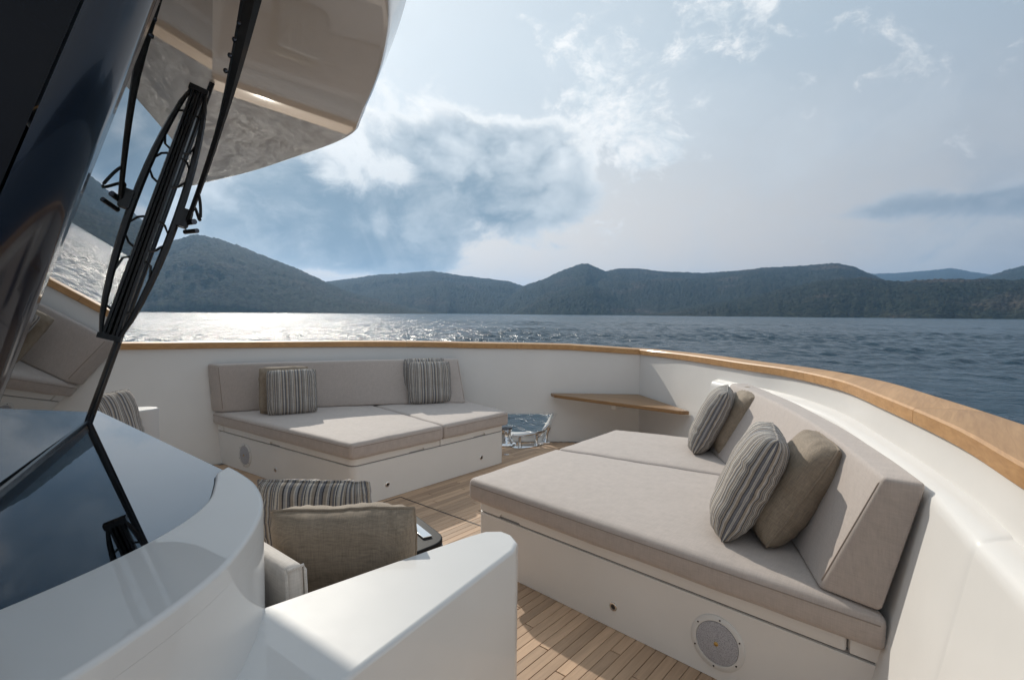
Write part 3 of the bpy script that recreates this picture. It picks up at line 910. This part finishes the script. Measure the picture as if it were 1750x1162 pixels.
# ------------------------------------------------------------------ pillows
def pillow(origin, along, lean_dir, lean, W, H, TH, fabric_, label, seed, twist=0.0, puff=1.0, sag=.0, ins=.06):
    """origin: middle of the bottom edge; along: horizontal direction of the width; lean_dir: horizontal direction the top leans to"""
    o_ = Vector(origin); a = Vector((along[0], along[1], 0)).normalized()
    l_ = Vector((lean_dir[0], lean_dir[1], 0)); l_ = (l_ - a * l_.dot(a)).normalized()
    up = (Vector((0, 0, 1)) * math.cos(R(lean)) + l_ * math.sin(R(lean)))
    nrm = a.cross(up).normalized()
    if twist:
        rm = Matrix.Rotation(R(twist), 3, nrm); a = rm @ a; up = rm @ up
    n = 30
    tks = [math.sin(math.pi / 2 * (2 * i / n - 1)) for i in range(n + 1)]
    V = []; idx = {}; F = []
    def P(i, j, sgn):
        s, t = tks[i], tks[j]
        edge = (i in (0, n)) or (j in (0, n))
        key = (i, j, 0 if edge else sgn)
        if key in idx: return idx[key]
        x = s * W / 2 * (1 - ins * t ** 4 - .02 * (1 - t * t) * abs(s) ** 3)
        z = t * H / 2 * (1 - ins * s ** 4 - .02 * (1 - s * s) * abs(t) ** 3)
        prof = ((1 - abs(s) ** 3.6) * (1 - abs(t) ** 3.6)) ** .46
        d = TH / 2 * prof * (1 - .22 * sag * t)
        # gathers fanning from the seams and soft dents
        es = max(abs(s), abs(t)); q = Vector((s * 2.2 + seed, t * 2.2, sgn * 3.0))
        if abs(s) > abs(t): g = noise.noise(Vector((t * 9 + seed * 3, s * 1.5, sgn)))
        else: g = noise.noise(Vector((s * 9 + seed * 5, t * 1.5, sgn + 9)))
        d += .020 * puff * g * (es ** 4) * min(1, prof * 2.0) + .010 * noise.noise(q) * prof
        x += .004 * noise.noise(Vector((t * 5, seed, s))); z += .004 * noise.noise(Vector((s * 6, seed + 4, t)))
        # slight dropped top edge
        z -= .008 * max(0, t) * (1 - s * s) * (noise.noise(Vector((s * 1.5, seed, 1))) + .4)
        idx[key] = len(V); V.append((x, d * sgn, z + H / 2)); return idx[key]
    for sgn in (1, -1):
        for i in range(n):
            for j in range(n):
                q = (P(i, j, sgn), P(i, j + 1, sgn), P(i + 1, j + 1, sgn), P(i + 1, j, sgn)); F.append(q if sgn > 0 else q[::-1])
    ring = [V[P(i, 0, 1)] for i in range(n)] + [V[P(n, j, 1)] for j in range(n)] + [V[P(i, n, 1)] for i in range(n, 0, -1)] + [V[P(0, j, 1)] for j in range(n, 0, -1)]
    me = bpy.data.meshes.new('pillow'); me.from_pydata(V, [], F); me.validate(); me.materials.append(M[fabric_])
    me.polygons.foreach_set('use_smooth', [True] * len(me.polygons))
    o = bpy.data.objects.new('throw_pillow', me); COL.objects.link(o)
    m = Matrix((a, -nrm, up)).transposed().to_4x4(); m.translation = o_
    if m.determinant() < 0:
        m = Matrix((a, nrm, up)).transposed().to_4x4(); m.translation = o_
    o.matrix_world = m
    tag(o, label, 'pillow', 'throw pillows on the sofas')
    tb = tube('piping', ring, .0052, M[fabric_], None, 6, closed=True)
    lo = Vector(tb.location); tb.parent = o; tb.location = lo
    return o
SA = (-.54, .84); OUT = (.84, .54)           # along the starboard back, outboard
PA = (.54, .84); POUT = (-.84, .54)
zc = .522
# starboard sofa
def on_sb(h, u, d): return (h + d * OUT[0], u + d * OUT[1], zc)
SB = (-.31, .95)
pillow((2.02, 2.475, zc), SB, OUT, 24, .44, .52, .20, 'stripe', 'striped pillow on the near sofa, closest to the camera, leaning on a brown pillow', 1, 0, 1.3)
pillow((2.165, 2.53, zc), (-.36, .93), OUT, 31, .45, .52, .20, 'linen', 'plain brown pillow behind the nearest striped pillow, leaning on the sunny sofa back', 2, -2, 1.3)
pillow((1.375, 3.80, zc), SB, OUT, 25, .44, .51, .19, 'stripe', 'striped pillow at the bow end of the near sofa, beside the teak shelf', 3, 0, 1.3)
pillow((1.53, 3.87, zc), (-.36, .93), OUT, 26, .44, .50, .19, 'linen', 'plain brown pillow at the bow end of the near sofa, behind a striped pillow', 4, 2, 1.3)
# port sofa
pillow((-2.01, 2.50, zc), (.36, .93), POUT, 13, .45, .43, .13, 'stripe', 'striped pillow in front at the left end of the far sofa', 5, 0)
pillow((-2.125, 2.475, zc), (.42, .90), POUT, 15, .45, .455, .12, 'linen', 'brown pillow peeping out behind the left striped pillow of the far sofa', 6, 0)
pillow((-1.50, 3.77, zc), (.50, .86), POUT, 12, .47, .455, .13, 'stripe', 'striped pillow in front at the right end of the far sofa', 7, 0)
pillow((-1.61, 3.80, zc), (.50, .86), POUT, 14, .46, .485, .12, 'stripe', 'striped pillow peeping out behind the right front pillow of the far sofa', 8, 0)

# ------------------------------------------------------------------ wheelhouse
wh = empty('wheelhouse', (0, -.5, 0), 'dark glazed wheelhouse front with a white overhanging roof and white coaming', 'wheelhouse')
GB, GT = Vector((0, .55, 1.015)), Vector((0, 1.072, 2.60))
RAKE = (GT.y - GB.y) / (GT.z - GB.z)
def gl(h, z, off=0.0):
    """point on the windscreen at half breadth h and height z; off stands it off the glass"""
    a = abs(h); p = Vector((h, GB.y + RAKE * (z - GB.z) - .39 * a, z))
    n = Vector((.39 * (1 if h >= 0 else -1), 1, -RAKE)).normalized()
    return p + n * off
NG = Vector((.348, .891, -.291))
EDGE = 1.27
ZT = 2.70
for sd in (1, -1):
    V = []
    for off in (0, -.02):
        V += [tuple(gl(sd * .004, GB.z, off)), tuple(gl(sd * EDGE, GB.z, off)), tuple(gl(sd * EDGE, ZT, off)), tuple(gl(sd * .004, ZT, off))]
    F = [(0, 1, 2, 3), (7, 6, 5, 4), (0, 4, 5, 1), (1, 5, 6, 2), (2, 6, 7, 3), (3, 7, 4, 0)]
    obj('windscreen_pane', V, F, M['pane'], wh)
    # black border of the pane
    def bar(name, p, q, w, t, parent=wh):
        d = (q - p).normalized(); n = Vector((NG.x * sd, NG.y, NG.z)); s = n.cross(d).normalized()
        V = []
        for P_ in (p, q):
            for (a, b) in ((-w / 2, -.004), (w / 2, -.004), (w / 2, t), (-w / 2, t)): V.append(tuple(P_ + s * a + n * b))
        F = [(0, 1, 2, 3), (7, 6, 5, 4), (0, 4, 5, 1), (1, 5, 6, 2), (2, 6, 7, 3), (3, 7, 4, 0)]
        return obj(name, V, F, M['gasket'], parent)
    bar('window_frame', gl(sd * .02, GB.z + .012), gl(sd * (EDGE - .03), GB.z + .012), .030, .004)
    bar('window_frame', gl(sd * EDGE, GB.z + .02), gl(sd * EDGE, ZT), .03, .003)
tube('mullion', [GB + Vector((0, .002, 0)), GT + Vector((0, .005, .02))], .014, M['gasket'], wh, 8)
# rounded corner pillars running into the dark sides
def pillar(sd):
    V = []; F = []; zs = np.linspace(1.0, 2.66, 8)
    prof = [(1.255, -.012), (1.285, -.008), (1.33, -.030), (1.375, -.078), (1.402, -.125), (1.408, -.145)]
    for z in zs:
        for (h, du) in prof:
            y0 = GB.y + RAKE * (z - GB.z) - .39 * 1.25
            V.append((h * sd, y0 + du + .004, z))
    n = len(prof)
    for i in range(len(zs) - 1):
        for j in range(n - 1):
            q = (i * n + j, i * n + j + 1, (i + 1) * n + j + 1, (i + 1) * n + j); F.append(q if sd > 0 else q[::-1])
    obj('pillar', V, F, M['navy'], wh, smooth=True)
    V = []; 
    for z in (1.0, 2.66):
        y0 = GB.y + RAKE * (z - GB.z) - .39 * 1.25
        V += [(1.398 * sd, y0 - .146, z), (1.425 * sd, y0 - .5, z), (1.46 * sd, -3.0, z)]
    obj('side_window', V, [(0, 1, 4, 3), (1, 2, 5, 4)], M['sidepane'], wh)
pillar(1); pillar(-1)
# coaming in front of the wheelhouse
O_ = [(1.14, .667), (1.24, .664), (1.38, .645), (1.54, .590), (1.68, .505), (1.82, .385), (1.93, .230), (2.01, .06), (2.08, -.20), (2.12, -.6), (2.14, -3.0)]
I_ = [(1.84, -3.0), (1.83, -.6), (1.78, -.20), (1.70, .08), (1.62, .27), (1.53, .405), (1.42, .505), (1.28, .575), (1.19, .612)]
Oc = [tuple(p)[:2] for p in catmull([(a, b, 0) for a, b in O_], 4)]
Ic = [tuple(p)[:2] for p in catmull([(a, b, 0) for a, b in I_], 4)]
plan = [(-a, b) for a, b in Oc[::-1]] + Oc
plan = [p for i, p in enumerate(plan)]
prism('coaming', plan, .002, .985, M['gloss_gel'], wh, 0)
for sd in (1, -1):
    ring = [(a * sd, b) for a, b in Oc + Ic]
    o = prism('coaming_cap', ring, .9853, 1.028, M['gloss_gel'], wh, .016, 5, False)
dish = [(1.145, .660)] + [(a, b) for a, b in Ic[::-1]]
dish = [(-a, b) for a, b in dish[::-1]] + dish
prism('console_top', [(p[0], p[1]) for p in dish], .9856, 1.0135, M['mirror'], wh, .004, 1, False, 20)
# overhanging roof
TILT = -.155
BR = [(-2.45, -3.0), (-2.45, 1.0), (-2.30, 1.42), (-2.0, 1.60), (-1.57, 1.67), (-1.04, 1.735), (-.51, 1.765), (-.13, 1.78), (.06, 1.775), (.19, 1.755), (.29, 1.71), (.44, 1.64), (.65, 1.55), (.93, 1.41), (1.22, 1.22), (1.60, .86), (1.92, .44), (2.2, -.2), (2.3, -.9), (2.3, -3.0)]
BRc = [tuple(p)[:2] for p in catmull([(a, b, 0) for a, b in BR], 5)]
def brow():
    V = []; F = []; n = len(BRc)
    zb = lambda p: 2.62 + TILT * (max(p[1], -.2) - 1.0) + .02 * p[0]
    cx, cy = 0.0, -.4
    rows = []
    def out(p, d):
        i = BRc.index(p); a = Vector(BRc[max(i - 1, 0)]); b = Vector(BRc[min(i + 1, n - 1)]); t = (b - a).normalized()
        nn = Vector((t.y, -t.x)); 
        nn = -nn if nn.dot(Vector((p[0] - cx, p[1] - cy))) < 0 else nn
        return (p[0] + nn.x * d, p[1] + nn.y * d)
    for (d, dz) in ((-.03, 0.0), (-.010, .004), (.0, .016), (.010, .05), (.05, .16), (.11, .30), (-.25, .62)):
        row = []
        for p in BRc:
            g = min(1, max(.0, (p[0] - .45) / .8)) if p[0] > 0 else 0.0
            k = .35 + .65 * g
            if p[0] < -1.5: k = .35
            q = out(p, d * (k if .02 < dz < .5 else 1))
            row.append((q[0], q[1], zb(p) + (dz * k if .02 < dz < .5 else dz)))
        rows.append(row)
    for r_ in rows: V += r_
    for i in range(len(rows) - 1):
        for j in range(n - 1): F.append((i * n + j, i * n + j + 1, (i + 1) * n + j + 1, (i + 1) * n + j))
    k = len(rows) - 1
    F.append(tuple(range(n)))
    F.append(tuple(k * n + j for j in range(n))[::-1])
    bm = bmesh.new(); vs = [bm.verts.new(v) for v in V]
    for f in F: bm.faces.new([vs[i] for i in f])
    return from_bm('roof_overhang', bm, M['brow_gel'], wh, 30)
brow()

# windscreen wiper on the starboard pane
def wiper(sd=1):
    def g(t, off): 
        p = Vector((.235, .582, 1.391)).lerp(Vector((.275, .912, 2.452)), t); q = p + NG * off
        return Vector((q.x * sd, q.y, q.z))
    rub = tube('wiper', [g(0, .009), g(1, .009)], .011, M['rubber'], wh, 6, .8, NG)
    tube('blade_spine', [g(-.01, .022), g(1.01, .022)], .015, M['black'], rub, 6, .6, NG)
    for t in (0.0, 1.0):
        tube('end_cap', [g(t - .010, .020), g(t + .010, .020)], .024, M['black'], rub, 4, 1.2, NG)
    cp = [g(t, .030 + .052 * (4 * t * (1 - t)) ** .8) for t in np.linspace(0, 1, 15)]
    tube('carrier', cp, [.006 + .009 * (4 * t * (1 - t)) ** .6 for t in np.linspace(0, 1, 15)], M['black'], rub, 6, 1.0, NG)
    for t0, t1, tb in ((.10, .30, .20), (.34, .46, .40), (.60, .72, .66), (.74, .90, .82)):
        tube('claw', [g(t0, .030), g(t0 + .01, .05), g(tb, .030 + .060 * (4 * tb * (1 - tb)) ** .8), g(t1 - .01, .05), g(t1, .030)], .005, M['black'], rub, 6)
    # clip block
    c = g(.50, .11)
    tube('clip', [g(.465, .105), g(.535, .105)], .034, M['black'], rub, 4, .8, NG)
    tube('pivot_pin', [g(.485, .11) + Vector((-.05 * sd, 0, 0)), g(.485, .11) + Vector((.06 * sd, .02, 0))], .012, M['dsteel'], rub, 10)
    tube('pivot_pin', [g(.455, .13) + Vector((-.02 * sd, 0, 0)), g(.455, .13) + Vector((.06 * sd, .02, 0))], .010, M['dsteel'], rub, 10)
    a0 = g(.47, .120); a1 = Vector((.90 * sd, .87, 2.60))
    pts = [a0.lerp(a1, t) + NG * (.018 * math.sin(math.pi * t)) for t in np.linspace(0, 1, 12)]
    tube('arm', pts, [.009 + .006 * t + (.018 * max(0, (t - .5) / .5)) for t in np.linspace(0, 1, 12)], M['black'], rub, 6, 1.0)
    for k in range(4):
        p = a0.lerp(a1, .70 + .06 * k)
        lathe('bolt', [(.008, 0), (.008, .012), (.0001, .014)], p + Vector((.02, -.02, 0)) , (.9, -.4, 0), M['dsteel'], rub, 8)
    h0 = a0.lerp(a1, .16)
    hose = [h0 + Vector((.0, .01, .0)), h0 + Vector((.016, .012, .0)), h0 + Vector((.024, .014, -.05)), h0 + Vector((.018, .012, -.10)), c + Vector((.02, .03, .05)), c + Vector((.0, .02, .0))]
    tube('washer_hose', catmull(hose, 5), .006, M['rubber'], rub, 6)
wiper(1)

# ------------------------------------------------------------------ bench in front of the wheelhouse
def make_bench():
    e = empty('bench_sofa', (0, .95, 0), 'white bench with tall wedge armrests built against the front of the wheelhouse', 'sofa')
    prism('base', [(-1.56, .672), (1.56, .672), (1.62, 1.20), (-1.62, 1.20)], .002, .36, M['gel'], e, .006, 2, False)
    for sd in (1, -1):
        arm = [(1.555, .50), (1.645, 1.20), (1.660, 1.262), (1.700, 1.300), (1.745, 1.298), (1.795, 1.268), (1.825, 1.215), (1.945, .55), (2.02, .10)]
        top = [(a * sd, b) for a, b in arm]
        o = prism('armrest', top, .002, .782, M['gloss_gel'], e, .013, 4, False, 40)
    def f(x, y, z): return (x * (1.565 + .025 * (y + 1)), .945 + y * .27, .43 + z * .068)
    rounded_block('seat_cushion', (1.58, .27, .068), .03, f, M['taupe'], e, (26, 6, 2), (.01, 0), 4, .003)
    def fb(x, y, z):
        return (x * 1.50, .702 + y * .028 - .012 * (z + 1) / 2, .665 + z * .155)
    bk = rounded_block('back_cushion', (1.50, .028, .155), .022, fb, M['cream'], e, (26, 2, 5), (0, .004), 4, .002)
    for xx in (1, -1):
        loop = [(-.80, -.93), (.80, -.93), (.93, -.84), (.93, .86), (.78, .95), (-.78, .95), (-.93, .86), (-.93, -.84)]
        tube('piping', [fb(xx * 1.0, y * 1.03, z * 1.02) for y, z in loop], .0045, M['cream'], bk, 6, closed=True)
make_bench()
pillow((1.320, .970, .505), (.70, .70), (.71, -.71), 11, .45, .385, .20, 'linen', 'brown linen pillow standing in the near corner of the bench by the tall white armrest', 11, 0, 1.3, 0, .03)
pillow((1.02, 1.035, .505), (.78, .62), (.71, -.71), 8, .42, .385, .15, 'stripe', 'striped pillow on the bench, its top edge showing behind the brown linen pillow', 12, 0, 1.3, 0, .03)
pillow((-1.42, 1.0, .505), (.62, -.78), (-.7, -.7), 14, .45, .46, .15, 'stripe', 'striped pillow at the far end of the bench, half hidden by the wheelhouse console', 13, 0)

# low black table in front of the bench
def make_table():
    e = empty('side_table', (.68, 1.5, 0), 'small low black table with rounded corners, mostly hidden behind the brown linen pillow', 'table')
    poly = round_poly([(.42, 1.30), (.95, 1.30), (.97, 1.74), (.42, 1.89)], [.05, .08, .13, .05], 10)
    prism('table_top', poly, .365, .400, M['table'], e, .008, 3)
    prism('edge_trim', [(.68 + (p[0] - .68) * 1.008, 1.58 + (p[1] - 1.58) * 1.008) for p in poly], .352, .364, M['chrome'], e, .002, 1)
    prism('latch', [(.70, 1.705), (.88, 1.655), (.895, 1.70), (.715, 1.75)], .4005, .412, M['chrome'], e, .003, 2)
    for x in (.68,):
        prism('leg', round_poly([(x - .06, 1.43), (x + .06, 1.43), (x + .06, 1.55), (x - .06, 1.55)], .02), .002, .351, M['dsteel'], e, .003, 1)
make_table()

# ------------------------------------------------------------------ deck gear in the bow
def make_capstan():
    c = Vector((-1.09, 4.54, 0))
    e = empty('capstan', c, 'polished steel capstan standing on the bow deck by the far sofa', 'capstan')
    lathe('base_ring', [(.125, .002), (.125, .018), (.115, .028), (.09, .032), (.085, .05), (.0001, .05)], c, (0, 0, 1), M['chrome'], e, 32)
    lathe('drum', [(.078, .0505), (.074, .062), (.056, .085), (.05, .12), (.052, .155), (.066, .178), (.072, .185), (.0001, .185)], c, (0, 0, 1), M['chrome'], e, 32)
    lathe('cap', [(.074, .1855), (.076, .195), (.068, .205), (.03, .209), (.0001, .21)], c, (0, 0, 1), M['dsteel'], e, 32)
    for k in range(6):
        a = k * math.pi / 3; d = Vector((math.cos(a), math.sin(a), 0))
        tube('whelp', [c + d * .071 + Vector((0, 0, .065)), c + d * .055 + Vector((0, 0, .095)), c + d * .056 + Vector((0, 0, .15)), c + d * .068 + Vector((0, 0, .18))], .007, M['chrome'], e, 6)
make_capstan()
def make_cleat():
    c = Vector((-.86, 4.66, 0))
    e = empty('mooring_cleat', c, 'polished steel mooring cleat in front of the fairlead opening', 'cleat')
    d = Vector((.35, .94, 0)).normalized(); s = Vector((d.y, -d.x, 0))
    poly = [(c.x + d.x * math.cos(a) * .20 + s.x * math.sin(a) * .08, c.y + d.y * math.cos(a) * .20 + s.y * math.sin(a) * .08) for a in np.linspace(0, 2 * math.pi, 25)[:-1]]
    prism('base_plate', poly, .002, .010, M['chrome'], e, .002, 1)
    for k in (-.11, .11):
        p = c + d * k
        lathe('post', [(.026, .0105), (.018, .03), (.017, .09), (.020, .118), (.0001, .118)], p, (0, 0, 1), M['chrome'], e, 16)
    z = Vector((0, 0, .135))
    tube('horn', [c - d * .20 + z + Vector((0, 0, .012)), c - d * .11 + z, c + z, c + d * .11 + z, c + d * .22 + z + Vector((0, 0, .014))], [.012, .019, .018, .019, .012], M['chrome'], e, 12)
make_cleat()
def make_roller():
    c = Vector((-.80, 4.90, .10))
    e = empty('fairlead_roller', (c.x, c.y, .02), 'polished steel roller and horn in the corner of the fairlead opening', 'roller')
    out = Vector((-.69, .72, 0)); s = Vector((.72, .69, 0))
    prism('foot', [tuple((c + out * a + s * b)[:2]) for a, b in ((-.05, -.10), (.12, -.10), (.12, .05), (-.05, .05))], .002, .020, M['chrome'], e, .003, 1)
    lathe('roller', [(.034, .0205), (.030, .028), (.020, .06), (.018, .11), (.022, .15), (.034, .178), (.034, .19), (.0001, .192)], (c + out * .03)[:2] + (0,) if False else (c.x + out.x * .03, c.y + out.y * .03, 0), (.16, .15, 1), M['chrome'], e, 20)
    tube('horn', [(c.x - s.x * .10, c.y - s.y * .10, .0205), (c.x - s.x * .08, c.y - s.y * .08, .09), (c.x - s.x * .01, c.y - s.y * .01, .16), (c.x + s.x * .05, c.y + s.y * .05, .225)], [.016, .017, .018, .014], M['chrome'], e, 12)
make_roller()
def make_filler():
    c = (-.80, 4.22, 0)
    e = lathe('deck_filler_cap', [(.028, .001), (.028, .004), (.024, .006), (.0001, .0065)], c, (0, 0, 1), M['chrome'], None, 20)
    tag(e, 'small round steel filler cap set flush in the deck near the capstan', 'deck fitting')
make_filler()

for o in bpy.data.objects:
    if '_w' in o: del o['_w']
